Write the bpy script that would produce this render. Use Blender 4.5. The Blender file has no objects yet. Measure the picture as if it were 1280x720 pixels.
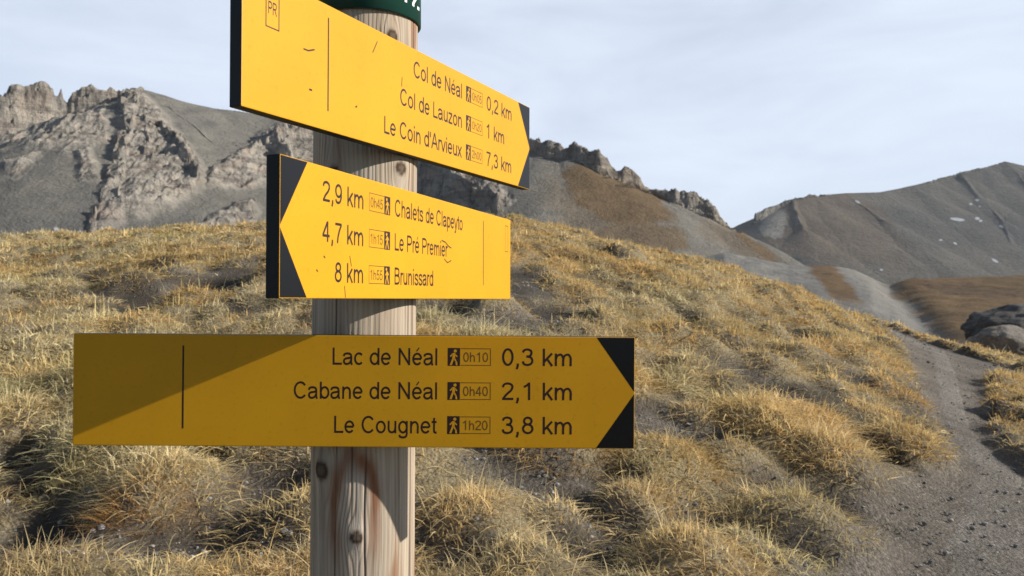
import bpy, bmesh, math, random
import numpy as np
from mathutils import Vector, Matrix

R = math.radians
rng = np.random.default_rng(7)
random.seed(7)
scene = bpy.context.scene
COL = scene.collection

# ------------------------------------------------------------------ camera, sky, sun
EYE = 1.5
F = 1026.0                                    # focal length of the photo in its own pixels
cam_d = bpy.data.cameras.new("camera")
cam = bpy.data.objects.new("camera", cam_d)
COL.objects.link(cam)
cam_d.sensor_width = 36.0
cam_d.lens = 36.0 * F / 1280.0
cam_d.clip_start = 0.05
cam_d.clip_end = 20000
cam.location = (0, 0, EYE)
cam.rotation_euler = (R(90.335), 0, 0)
cam_d.dof.use_dof = True
cam_d.dof.focus_distance = 1.1
cam_d.dof.aperture_fstop = 15.0
scene.camera = cam

SUN = Vector((5.6, -0.82, 2.45)).normalized()
sun_el = math.asin(SUN.z)
sun_az = math.atan2(SUN.x, SUN.y)             # clockwise from +Y
sd = bpy.data.lights.new("sun", 'SUN')
sd.energy = 4.6
sd.angle = R(0.5)
sd.color = (1.0, 0.965, 0.89)
sun = bpy.data.objects.new("sun", sd)
COL.objects.link(sun)
sun.rotation_euler = (-SUN).to_track_quat('-Z', 'Y').to_euler()

w = bpy.data.worlds.new("World")
scene.world = w
w.use_nodes = True
nt = w.node_tree
nt.nodes.clear()
out = nt.nodes.new("ShaderNodeOutputWorld")
bg = nt.nodes.new("ShaderNodeBackground")
bg.inputs[1].default_value = 0.082
sky = nt.nodes.new("ShaderNodeTexSky")
sky.sky_type = 'NISHITA'
sky.sun_disc = False
sky.sun_elevation = sun_el
sky.sun_rotation = sun_az
sky.altitude = 2500
sky.air_density = 1.0
sky.dust_density = 0.6
geo = nt.nodes.new("ShaderNodeTexCoord")
# thin high cloud over the part of the sky beyond the ridges
mp = nt.nodes.new("ShaderNodeMapping")
mp.inputs['Scale'].default_value = (1.2, 1.0, 4.5)
mp.inputs['Rotation'].default_value = (0, R(-14), 0)
nz = nt.nodes.new("ShaderNodeTexNoise")
nz.inputs['Scale'].default_value = 2.6
nz.inputs['Detail'].default_value = 5
nz.inputs['Roughness'].default_value = 0.55
nz.inputs['Distortion'].default_value = 0.6
cr = nt.nodes.new("ShaderNodeMapRange")
cr.inputs['From Min'].default_value = 0.3
cr.inputs['From Max'].default_value = 0.72
cr.inputs['To Min'].default_value = 0.72
cr.inputs['To Max'].default_value = 1.0
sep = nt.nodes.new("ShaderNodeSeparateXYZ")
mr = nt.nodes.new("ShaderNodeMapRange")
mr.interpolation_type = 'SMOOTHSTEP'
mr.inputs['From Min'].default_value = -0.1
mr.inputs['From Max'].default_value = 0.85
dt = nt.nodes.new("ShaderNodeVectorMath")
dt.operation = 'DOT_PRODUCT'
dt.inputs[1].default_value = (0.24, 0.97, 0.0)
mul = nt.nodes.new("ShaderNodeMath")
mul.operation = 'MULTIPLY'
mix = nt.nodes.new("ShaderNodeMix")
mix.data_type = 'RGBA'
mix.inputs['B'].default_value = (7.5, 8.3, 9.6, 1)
L = nt.links.new
L(geo.outputs['Generated'], mp.inputs[0])
L(mp.outputs[0], nz.inputs['Vector'])
L(nz.outputs[0], cr.inputs[0])
L(geo.outputs['Generated'], dt.inputs[0])
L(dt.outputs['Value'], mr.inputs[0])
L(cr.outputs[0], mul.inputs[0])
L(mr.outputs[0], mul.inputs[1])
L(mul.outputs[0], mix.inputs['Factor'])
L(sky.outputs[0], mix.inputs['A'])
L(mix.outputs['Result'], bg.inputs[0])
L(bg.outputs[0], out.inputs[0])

vs = scene.view_settings
vs.view_transform = 'Standard'
vs.look = 'None'
vs.exposure = 0.42
vs.gamma = 1.0
vs.use_curve_mapping = False

# ------------------------------------------------------------------ helpers
PERM = np.random.default_rng(3).permutation(512).astype(np.int64)
PV = np.random.default_rng(5).random(512)


def vnoise(x, y, z=0.0):
    x, y, z = np.broadcast_arrays(np.asarray(x, float), np.asarray(y, float), np.asarray(z, float))
    xi, yi, zi = np.floor(x).astype(np.int64), np.floor(y).astype(np.int64), np.floor(z).astype(np.int64)
    fx, fy, fz = x - xi, y - yi, z - zi
    s = lambda t: t * t * t * (t * (t * 6 - 15) + 10)
    fx, fy, fz = s(fx), s(fy), s(fz)

    def g(a, b, c):
        return PV[PERM[(PERM[(PERM[(xi + a) & 511] + yi + b) & 511] + zi + c) & 511]]
    r = 0
    for a in (0, 1):
        wa = fx if a else 1 - fx
        for b in (0, 1):
            wb = fy if b else 1 - fy
            for c in (0, 1):
                wc = fz if c else 1 - fz
                r = r + wa * wb * wc * g(a, b, c)
    return r * 2 - 1


def fbm(x, y, z=0.0, oct=4, gain=0.5):
    t, a, n = 0, 1.0, 0
    for i in range(oct):
        k = 2.03 ** i
        t = t + a * vnoise(np.asarray(x) * k + 17.3 * i, np.asarray(y) * k - 9.1 * i, np.asarray(z) * k + 4.7 * i)
        n += a
        a *= gain
    return t / n


def ridged(x, y, z=0.0, oct=4):
    t, a, n = 0, 1.0, 0
    for i in range(oct):
        k = 2.1 ** i
        t = t + a * (1 - 2 * np.abs(vnoise(np.asarray(x) * k + 31 * i, np.asarray(y) * k + 13 * i, np.asarray(z) * k)))
        n += a
        a *= 0.5
    return t / n


def sstep(a, b, x):
    t = np.clip((x - a) / (b - a), 0, 1)
    return t * t * (3 - 2 * t)


def np_mesh(name, verts, quads, mat, parent=None, smooth=True, attrs=None):
    me = bpy.data.meshes.new(name)
    v = np.ascontiguousarray(verts, dtype=np.float32)
    q = np.ascontiguousarray(quads, dtype=np.int32)
    k = q.shape[1]
    me.vertices.add(len(v))
    me.vertices.foreach_set("co", v.ravel())
    me.loops.add(q.size)
    me.loops.foreach_set("vertex_index", q.ravel())
    me.polygons.add(len(q))
    me.polygons.foreach_set("loop_start", np.arange(0, q.size, k, dtype=np.int32))
    me.polygons.foreach_set("use_smooth", np.full(len(q), smooth))
    me.update(calc_edges=True)
    if attrs:
        for an, av in attrs.items():
            if av.ndim == 2:
                at = me.attributes.new(an, 'FLOAT_COLOR', 'POINT')
                c = np.ones((len(v), 4), np.float32)
                c[:, :3] = av
                at.data.foreach_set("color", c.ravel())
            else:
                at = me.attributes.new(an, 'FLOAT', 'POINT')
                at.data.foreach_set("value", av.astype(np.float32))
    me.materials.append(mat)
    o = bpy.data.objects.new(name, me)
    COL.objects.link(o)
    if parent:
        o.parent = parent
    return o


def grid_quads(n, m):
    i = np.arange(n * m).reshape(n, m)
    return np.stack([i[:-1, :-1], i[:-1, 1:], i[1:, 1:], i[1:, :-1]], -1).reshape(-1, 4)


def bm_obj(name, bm, mat, parent=None, smooth=False):
    me = bpy.data.meshes.new(name)
    bm.normal_update()
    bm.to_mesh(me)
    bm.free()
    if smooth:
        for p in me.polygons:
            p.use_smooth = True
    me.materials.append(mat)
    o = bpy.data.objects.new(name, me)
    COL.objects.link(o)
    if parent:
        o.parent = parent
    return o


def tag(o, label=None, cat=None, group=None, kind=None):
    for k, v in (('label', label), ('category', cat), ('group', group), ('kind', kind)):
        if v:
            o[k] = v
    return o


# ------------------------------------------------------------------ materials
class M:
    def __init__(s, name, rough=0.8, spec=0.3):
        s.m = bpy.data.materials.new(name)
        s.m.use_nodes = True
        s.nt = s.m.node_tree
        s.b = s.nt.nodes['Principled BSDF']
        s.b.inputs['Roughness'].default_value = rough
        s.b.inputs['Specular IOR Level'].default_value = spec
        s.tc = s.nt.nodes.new('ShaderNodeTexCoord').outputs['Object']

    def n(s, t):
        return s.nt.nodes.new(t)

    def l(s, a, b):
        s.nt.links.new(a, b)

    def noise(s, scale, detail=4, rough=0.55, vec=None, dist=0.0, sc=None):
        v = vec or s.tc
        if sc:
            mp = s.n('ShaderNodeMapping')
            mp.inputs['Scale'].default_value = sc
            s.l(v, mp.inputs[0])
            v = mp.outputs[0]
        t = s.n('ShaderNodeTexNoise')
        t.inputs['Scale'].default_value = scale
        t.inputs['Detail'].default_value = detail
        t.inputs['Roughness'].default_value = rough
        t.inputs['Distortion'].default_value = dist
        s.l(v, t.inputs['Vector'])
        return t.outputs[0]

    def ramp(s, fac, stops):
        r = s.n('ShaderNodeValToRGB')
        e = r.color_ramp.elements
        while len(e) > 1:
            e.remove(e[-1])
        e[0].position = stops[0][0]
        e[0].color = (*stops[0][1], 1)
        for p, c in stops[1:]:
            k = e.new(p)
            k.color = (*c, 1)
        s.l(fac, r.inputs[0])
        return r.outputs[0]

    def mix(s, fac, a, b, mode='MIX'):
        m = s.n('ShaderNodeMix')
        m.data_type = 'RGBA'
        m.blend_type = mode
        for sock, v in ((m.inputs['Factor'], fac), (m.inputs['A'], a), (m.inputs['B'], b)):
            if hasattr(v, 'is_output'):
                s.l(v, sock)
            elif isinstance(v, tuple):
                sock.default_value = (*v, 1)
            else:
                sock.default_value = v
        return m.outputs['Result']

    def math(s, op, a, b=0.0):
        m = s.n('ShaderNodeMath')
        m.operation = op
        for sock, v in ((m.inputs[0], a), (m.inputs[1], b)):
            if hasattr(v, 'is_output'):
                s.l(v, sock)
            else:
                sock.default_value = v
        return m.outputs[0]

    def attr(s, name, fac=False):
        a = s.n('ShaderNodeAttribute')
        a.attribute_name = name
        return a.outputs['Fac' if fac else 'Color']

    def bump(s, h, strength=0.5, dist=0.01, prev=None):
        b = s.n('ShaderNodeBump')
        b.inputs['Strength'].default_value = strength
        b.inputs['Distance'].default_value = dist
        s.l(h, b.inputs['Height'])
        if prev:
            s.l(prev, b.inputs['Normal'])
        s.l(b.outputs[0], s.b.inputs['Normal'])
        return b.outputs[0]

    def color(s, c):
        if hasattr(c, 'is_output'):
            s.l(c, s.b.inputs['Base Color'])
        else:
            s.b.inputs['Base Color'].default_value = (*c, 1)
        return s


def voro(m, scale, out='Distance', vec=None, feature='F1'):
    t = m.n('ShaderNodeTexVoronoi')
    t.feature = feature
    t.inputs['Scale'].default_value = scale
    m.l(vec or m.tc, t.inputs['Vector'])
    return t.outputs[out]


# --- terrain: per-vertex ground colour + fine mottling and relief
def terrain_mat(name, s1, s2, bumpdist, mott=0.45, crag=0):
    m = M(name, 0.95, 0.1)
    base = m.attr('ground_colour')
    a = m.noise(s1, 6, 0.65)
    b = m.noise(s2, 5, 0.7)
    f = m.math('ADD', m.math('MULTIPLY', a, 1.0), m.math('MULTIPLY', b, 1.0))
    g = m.ramp(m.math('MULTIPLY', f, 0.5), [(0.25, (1 - mott,) * 3), (0.5, (1, 1, 1)), (0.75, (1 + mott,) * 3)])
    c = m.mix(1.0, base, g, 'MULTIPLY')
    if crag:
        # joints and beds in the bare rock
        jn = m.noise(crag, 5, 0.7, sc=(1, 1, .22), dist=.4)
        bd = m.noise(crag, 4, 0.65, sc=(.12, .12, 1.3), dist=.3)
        jr = m.ramp(jn, [(0.36, (0.45,) * 3), (0.47, (1.0,) * 3), (0.7, (1.25,) * 3)])
        br = m.ramp(bd, [(0.38, (0.7, 0.68, 0.66)), (0.55, (1.05, 1.03, 1.0)), (0.7, (1.15, 1.08, 1.0))])
        c = m.mix(m.attr('rock', True), c, m.mix(1.0, m.mix(1.0, c, jr, 'MULTIPLY'), br, 'MULTIPLY'))
        f = m.math('ADD', f, m.math('MULTIPLY', m.math('ADD', jn, bd), m.math('MULTIPLY', m.attr('rock', True), 1.6)))
    m.color(c)
    m.bump(f, 0.9, bumpdist)
    return m.m


mat_mountain = terrain_mat('mountain_rock', 0.09, 0.55, 1.8, 0.45, 0.16)
mat_far = terrain_mat('far_rock', 0.02, 0.16, 3.0, 0.4, 0.06)
mat_valley = terrain_mat('valley_ground', 0.12, 0.9, 0.5)


def soil_mat(name, tone):
    m = M(name, 0.95, 0.15)
    big = m.noise(1.3, 5, 0.6)
    fine = m.noise(38, 6, 0.75)
    v = voro(m, 55, 'Color')
    vd = voro(m, 55, 'Distance')
    c = m.ramp(fine, [(0.3, tuple(t * 0.55 for t in tone)), (0.5, tone), (0.72, tuple(t * 1.7 for t in tone))])
    st = m.ramp(v, [(0.0, (0.6, 0.6, 0.6)), (0.75, (1.0, 1.0, 1.0)), (1.0, (1.7, 1.7, 1.75))])
    c = m.mix(0.8, c, st, 'MULTIPLY')
    c = m.mix(1.0, c, m.ramp(big, [(0.3, (0.65, 0.62, 0.58)), (0.7, (1.15, 1.12, 1.1))]), 'MULTIPLY')
    c = m.mix(m.math('MULTIPLY', m.attr('thatch', True), .6), c, m.ramp(m.noise(45, 5, 0.75), [(0.3, (0.16, 0.12, 0.06)), (0.5, (0.40, 0.31, 0.165)), (0.7, (0.56, 0.45, 0.26))]))
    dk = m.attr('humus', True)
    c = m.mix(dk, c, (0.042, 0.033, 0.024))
    m.color(c)
    h = m.math('ADD', m.math('MULTIPLY', vd, -0.6), fine)
    m.bump(h, 0.9, 0.02)
    return m.m


mat_soil = soil_mat('stony_soil', (0.175, 0.152, 0.125))
mat_path = soil_mat('trodden_gravel', (0.215, 0.193, 0.165))

# --- dry grass
mg = M('dry_grass', 0.7, 0.12)
gc = mg.attr('blade_colour')
mg.color(gc)
tr = mg.n('ShaderNodeBsdfTranslucent')
mg.l(gc, tr.inputs[0])
ms = mg.n('ShaderNodeMixShader')
ms.inputs[0].default_value = 0.42
mg.l(mg.b.outputs[0], ms.inputs[1])
mg.l(tr.outputs[0], ms.inputs[2])
mg.l(ms.outputs[0], mg.nt.nodes['Material Output'].inputs[0])
mat_grass = mg.m

m = M('gravel_stone', 0.9, 0.2)
m.color(m.mix(1.0, m.attr('stone_colour'), m.ramp(m.noise(60, 4), [(0.3, (0.7,) * 3), (0.7, (1.25,) * 3)]), 'MULTIPLY'))
mat_stone = m.m


def boulder_mat(name, tone):
    m = M(name, 0.92, 0.2)
    a = m.noise(2.2, 7, 0.65)
    b = m.noise(14, 6, 0.7)
    c = m.ramp(a, [(0.3, tuple(t * 0.5 for t in tone)), (0.5, tone), (0.7, tuple(t * 1.5 for t in tone))])
    c = m.mix(0.7, c, m.ramp(b, [(0.35, (0.55,) * 3), (0.65, (1.25,) * 3)]), 'MULTIPLY')
    m.color(c)
    m.bump(m.math('ADD', a, b), 0.9, 0.08)
    return m.m


mat_boulder = boulder_mat('boulder_rock', (0.225, 0.195, 0.16))
mat_boulder_dark = boulder_mat('dark_rock', (0.13, 0.116, 0.10))


# --- painted signs
def paint(name, c, rough=0.38, spec=0.4, dirt=0.12):
    m = M(name, rough, spec)
    a = m.noise(7, 6, 0.6)
    b = m.noise(160, 3, 0.6)
    f = m.ramp(a, [(0.3, (1 - dirt,) * 3), (0.65, (1.0,) * 3)])
    g = m.ramp(b, [(0.28, (1 - dirt * 1.3,) * 3), (0.42, (1.0,) * 3)])
    m.color(m.mix(1.0, m.mix(1.0, c, f, 'MULTIPLY'), g, 'MULTIPLY'))
    rr = m.math('ADD', m.math('MULTIPLY', a, 0.25), rough - 0.1)
    m.l(rr, m.b.inputs['Roughness'])
    m.bump(m.math('ADD', m.noise(900, 2), m.math('MULTIPLY', m.noise(14, 3), 4)), 0.10, 0.0006)
    return m.m


mat_yellow = paint('yellow_lacquer', (0.67, 0.322, 0.006), 0.46, 0.25, 0.10)
mat_black = paint('black_lacquer', (0.008, 0.008, 0.009), 0.3, 0.22, 0.2)
mat_edge = paint('dark_edge_plastic', (0.012, 0.011, 0.010), 0.5, 0.3, 0.2)
mat_ink = paint('dark_brown_ink', (0.030, 0.012, 0.010), 0.45, 0.3, 0.1)
mat_thin = paint('thin_brown_ink', (0.14, 0.068, 0.012), 0.5, 0.3, 0.1)
mat_green = paint('dark_green_enamel', (0.010, 0.062, 0.045), 0.35, 0.45, 0.2)
mat_white = paint('white_ink', (0.8, 0.8, 0.78), 0.5, 0.3, 0.05)
mat_steel = paint('grey_steel', (0.30, 0.30, 0.30), 0.45, 0.5, 0.2)

# --- weathered round timber
m = M('weathered_timber', 0.85, 0.15)
fib = m.noise(95, 5, 0.65, sc=(1, 1, 0.03))
streak = m.noise(22, 4, 0.6, sc=(1, 1, 0.07))
blot = m.noise(9, 4, 0.6, sc=(1, 1, 0.35))
c = m.ramp(fib, [(0.28, (0.22, 0.17, 0.122)), (0.48, (0.43, 0.342, 0.25)), (0.72, (0.57, 0.47, 0.35))])
c = m.mix(m.math('MULTIPLY', m.attr('pale', True), .7), c, (0.58, 0.49, 0.39))
c = m.mix(m.math('MULTIPLY', m.attr('grain', True), m.math('ADD', m.math('MULTIPLY', fib, .8), .38)), c, (0.25, 0.145, 0.085))
c = m.mix(m.math('MULTIPLY', m.attr('stain', True), m.math('ADD', m.math('MULTIPLY', fib, .7), .62)), c, (0.235, 0.10, 0.046))
c = m.mix(m.ramp(streak, [(0.54, (0, 0, 0)), (0.70, (0.45,) * 3)]), c, (0.20, 0.13, 0.09))
c = m.mix(m.ramp(blot, [(0.5, (0, 0, 0)), (0.7, (0.4,) * 3)]), c, (0.50, 0.47, 0.40))
kn = m.attr('knot', True)
c = m.mix(kn, c, (0.07, 0.042, 0.026))
c = m.mix(m.math('MULTIPLY', m.attr('crack', True), .85), c, (0.06, 0.043, 0.032))
m.color(c)
m.bump(m.math('ADD', fib, m.math('MULTIPLY', m.attr('grain', True), -0.4)), 0.6, 0.003)
mat_wood = m.m


# ------------------------------------------------------------------ pixel -> direction
def U(px):
    return (px - 640.0) / F


def E(py):
    return (366.0 - py) / F


# ------------------------------------------------------------------ near hill height field
CREST = np.array([(-500, 312), (0, 307), (60, 303), (150, 297), (250, 291), (330, 286), (500, 281), (640, 280), (700, 290),
                  (800, 316), (870, 331), (930, 349), (1000, 370), (1060, 390), (1110, 407), (1150, 424),
                  (1190, 436), (1230, 446), (1290, 460), (1500, 480)], float)
RC = 20.0


def hill_base(x, y):
    x, y = np.asarray(x, float), np.asarray(y, float)
    u = np.clip(x / np.maximum(y, 3.0), -0.95, 0.85)
    ec = np.interp(u, U(CREST[:, 0]), E(CREST[:, 1]))
    h0 = 0.06
    d = np.maximum(y - 2.0, 0)
    delta = EYE + RC * ec - h0
    b = (delta - 18 * ec) / 324.0
    a = ec + 36 * b
    h = h0 + a * d - b * d * d
    return np.maximum(h, -40)


def ground_hit(px, py):
    """where a line of sight meets the smooth hill: used to survey the path, bare patches and tufts"""
    u, e = U(px), E(py)
    ys = np.linspace(2.5, 22, 800)
    hh = hill_base(u * ys, ys)
    d = EYE + e * ys - hh
    k = np.argmax(d < 0)
    if not (d < 0).any():
        k = int(np.argmin(np.abs(d)))
    return u * ys[k], ys[k]


# path: survey points left edge / right edge
PL = [(1000, 860), (1130, 780), (1150, 720), (1140, 690), (1135, 662), (1160, 640), (1192, 612), (1203, 590), (1200, 570), (1182, 545), (1172, 525), (1166, 500),
      (1162, 470), (1159, 448), (1157, 436)]
PR = [(1700, 860), (1560, 780), (1450, 720), (1400, 690), (1360, 662), (1330, 640), (1300, 612), (1290, 590), (1268, 570), (1238, 550), (1222, 530), (1214, 505),
      (1206, 475), (1194, 452), (1185, 437)]
path_l = np.array([ground_hit(*p) for p in PL])
path_r = np.array([ground_hit(*p) for p in PR])
# beyond the brow the path simply runs on downhill
path_l = np.vstack([path_l, [path_l[-1] + (0.0, 3.0)], [path_l[-1] + (0.6, 9.0)]])
path_r = np.vstack([path_r, [path_r[-1] + (0.0, 3.0)], [path_r[-1] + (0.6, 9.0)]])
path_c = (path_l + path_r) / 2
path_w = np.linalg.norm(path_l - path_r, axis=1) / 2


def poly_dist(x, y, pts, wid):
    best = np.full(np.shape(x), 1e9)
    for i in range(len(pts) - 1):
        a, b = pts[i], pts[i + 1]
        d = b - a
        t = np.clip(((x - a[0]) * d[0] + (y - a[1]) * d[1]) / (d @ d + 1e-9), 0, 1)
        q = np.hypot(x - a[0] - t * d[0], y - a[1] - t * d[1]) - (wid[i] + t * (wid[i + 1] - wid[i]))
        best = np.minimum(best, q)
    return best


# bare stony patches (px, py, rx m, ry m, humus)
BARE = [(310, 640, .30, .42, .1), (330, 600, .32, .3, .35), (300, 700, .5, .22, .0), (255, 575, .16, .22, .9), (560, 690, .28, .2, .6),
        (690, 595, .38, .3, .15), (730, 680, .26, .2, .7), (765, 650, .2, .2, .4), (820, 522, .6, .4, .1), (880, 540, .25, .3, .8),
        (1010, 612, .34, .2, .1), (960, 598, .24, .2, .3), (1070, 640, .34, .2, .05), (925, 435, .7, .5, .6), (848, 389, .42, .4, 1.0),
        (690, 390, .5, .45, .8), (905, 455, .6, .4, .2), (960, 480, .6, .35, .3), (270, 352, .5, .6, .95), (185, 378, .4, .5, .2),
        (105, 350, .5, .6, .9), (160, 372, .3, .5, .8), (335, 310, .5, .9, .6), (25, 320, 1.2, 1.0, .1), (35, 610, .22, .25, .9),
        (15, 575, .2, .25, .9), (70, 660, .28, .3, .8), (20, 690, .2, .3, .9), (180, 345, .4, .5, .6), (600, 310, .5, .6, .4),
        (770, 325, .5, .7, .7), (1000, 420, .5, .6, .5), (940, 365, .5, .8, .7), (1060, 470, .35, .5, .5), (1090, 560, .3, .25, .8),
        (1000, 500, .4, .3, .4), (880, 650, .25, .2, .6), (980, 680, .3, .2, .5), (1250, 500, .3, .5, .9), (1270, 530, .3, .4, .9),
        (640, 345, .5, .6, .5), (560, 400, .3, .4, .5), (1130, 520, .2, .3, .4), (770, 590, .2, .2, .4)]
bare_w = [(*ground_hit(a, b), c, d, k) for a, b, c, d, k in BARE]

xs = np.concatenate([-np.geomspace(300, 20.5, 34), np.arange(-20, 20.01, 0.07), np.geomspace(20.5, 300, 34)])
ys = np.concatenate([-np.geomspace(250, 2.2, 26), np.arange(-2, 28.01, 0.07), np.geomspace(28.5, 90, 30)])
GX, GY = np.meshgrid(xs, ys, indexing='ij')
H = hill_base(GX, GY)
near = sstep(40, 25, np.hypot(GX, GY - 8))
pd = poly_dist(GX, GY, path_c, path_w)
wob = 0.10 * fbm(GX * 2.2, GY * 2.2, 1.0, 3)
onpath = sstep(0.02, -0.14, pd + wob * .7)
H += near * (0.16 * fbm(GX * 0.45, GY * 0.45, 3.1, 3) * sstep(0, 1.2, pd) + 0.07 * fbm(GX * 1.5, GY * 1.5, 8.0, 4) * sstep(-.1, .5, pd))
# small terraces across the slope
ph = H * 2.6 + 0.9 * fbm(GX * 0.35, GY * 0.35, 5.0, 3)
fr = ph - np.floor(ph)
H += near * sstep(0.1, 1.0, pd) * 0.10 * (sstep(0.0, 0.85, fr) - fr) * sstep(3, 7, GY)
H -= onpath * 0.05
barem = np.zeros_like(H)
humus = np.zeros_like(H)
for bx, by, rx, ry, hk in bare_w:
    q = np.hypot((GX - bx) / rx, (GY - by) / ry) + 0.35 * fbm(GX * 3.3, GY * 3.3, bx, 3)
    k = sstep(1.0, 0.6, q)
    barem = np.maximum(barem, k)
    humus = np.maximum(humus, k * hk)
    H -= (0.045 + 0.035 * hk) * k
cov = fbm(GX * 0.9, GY * 0.9, 21.0, 4)
barem = np.maximum(barem, sstep(-0.40, -0.52, cov) * 0.9)
humus = np.maximum(humus, 0.55 * sstep(0.15, 0.45, fbm(GX * 1.7, GY * 1.7, 33.0, 4)))
humus *= 1 - onpath
humus = np.clip(humus, 0, 1)
thatch = (1 - barem) * (1 - onpath) * sstep(.0, .25, pd + .15 * fbm(GX * 3, GY * 3, 6.0, 3))

# tussock mounds
tus = []
sp = 0.31
for cx in np.arange(-19, 19.5, sp):
    for cy in np.arange(1.6, 26, sp):
        x = cx + random.uniform(-.17, .17)
        y = cy + random.uniform(-.17, .17)
        if abs(x) > 0.85 * y + 1.6:
            continue
        tus.append((x, y))
tus = np.array(tus)


def gsample(A, x, y):
    """bilinear look-up on the ground grid"""
    i = np.clip(np.searchsorted(xs, x) - 1, 0, len(xs) - 2)
    j = np.clip(np.searchsorted(ys, y) - 1, 0, len(ys) - 2)
    fx = np.clip((x - xs[i]) / (xs[i + 1] - xs[i]), 0, 1)
    fy = np.clip((y - ys[j]) / (ys[j + 1] - ys[j]), 0, 1)
    return (A[i, j] * (1 - fx) * (1 - fy) + A[i + 1, j] * fx * (1 - fy) + A[i, j + 1] * (1 - fx) * fy + A[i + 1, j + 1] * fx * fy)


tb = gsample(barem, tus[:, 0], tus[:, 1])
tp = gsample(pd, tus[:, 0], tus[:, 1])
keep = (tb < 0.35) & (tp > 0.0) & (rng.random(len(tus)) > 0.09) & (np.hypot(tus[:, 0] + .19, tus[:, 1] - 1.08) > .2)
tus = tus[keep]
tr_ = 0.14 + 0.17 * rng.random(len(tus)) ** 1.5
th = (0.04 + 0.10 * rng.random(len(tus))) * (tr_ / .22)
i0 = np.searchsorted(xs, -20)
j0 = np.searchsorted(ys, -2)
BUMP = np.zeros_like(H)
for (x, y), r, hh in zip(tus, tr_, th):
    i = int(np.searchsorted(xs, x))
    j = int(np.searchsorted(ys, y))
    a, b = slice(max(i - 9, 0), i + 10), slice(max(j - 9, 0), j + 10)
    q = ((GX[a, b] - x) ** 2 + (GY[a, b] - y) ** 2) / (r * r)
    BUMP[a, b] = np.maximum(BUMP[a, b], hh * np.exp(-q ** 1.5 * 1.1) * (1 - onpath[a, b]))
H += BUMP
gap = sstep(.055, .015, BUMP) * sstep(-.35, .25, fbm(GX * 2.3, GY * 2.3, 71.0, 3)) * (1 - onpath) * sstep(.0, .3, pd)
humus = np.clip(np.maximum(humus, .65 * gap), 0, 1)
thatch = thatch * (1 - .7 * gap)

ground = np_mesh('ground', np.stack([GX, GY, H], -1).reshape(-1, 3), grid_quads(len(xs), len(ys))[:, ::-1], mat_soil,
                 attrs={'humus': humus.ravel(), 'thatch': thatch.ravel()})
tag(ground, kind='structure')

# the wide base of the valley, under everything
bm = bmesh.new()
bmesh.ops.create_grid(bm, x_segments=60, y_segments=60, size=2900)
bmesh.ops.translate(bm, verts=bm.verts, vec=(0, 1000, -24))
vf = bm_obj('valley_floor', bm, mat_valley)
at = vf.data.attributes.new('ground_colour', 'FLOAT_COLOR', 'POINT')
at.data.foreach_set('color', np.tile(np.array([0.14, 0.115, 0.08, 1], np.float32), len(vf.data.vertices)))
tag(vf, kind='structure')

# path sheet draped on the hill
tt = np.linspace(0, 1, 420)
seg = np.r_[0, np.cumsum(np.linalg.norm(np.diff(path_c, axis=0), axis=1))]
seg /= seg[-1]
cl = np.stack([np.interp(tt, seg, path_l[:, 0]), np.interp(tt, seg, path_l[:, 1])], 1)
crr = np.stack([np.interp(tt, seg, path_r[:, 0]), np.interp(tt, seg, path_r[:, 1])], 1)
NS = 34
sx = np.linspace(-0.12, 1.12, NS)
PX = cl[:, None, 0] * (1 - sx) + crr[:, None, 0] * sx
PY = cl[:, None, 1] * (1 - sx) + crr[:, None, 1] * sx
edge = np.minimum(sx, 1 - sx)[None, :]
PZ = gsample(H, PX.ravel(), PY.ravel()).reshape(PX.shape) + 0.006 + 0.004 * fbm(PX * 7, PY * 7, 2.0, 3) - 0.030 * sstep(0.30, -0.06, edge + 0.08 * fbm(PX * 3, PY * 3, 4.0, 3))
path = np_mesh('path', np.stack([PX, PY, PZ], -1).reshape(-1, 3), grid_quads(420, NS)[:, ::-1], mat_path,
               attrs={'humus': np.zeros(420 * NS), 'thatch': np.zeros(420 * NS)})
tag(path, kind='structure')


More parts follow.
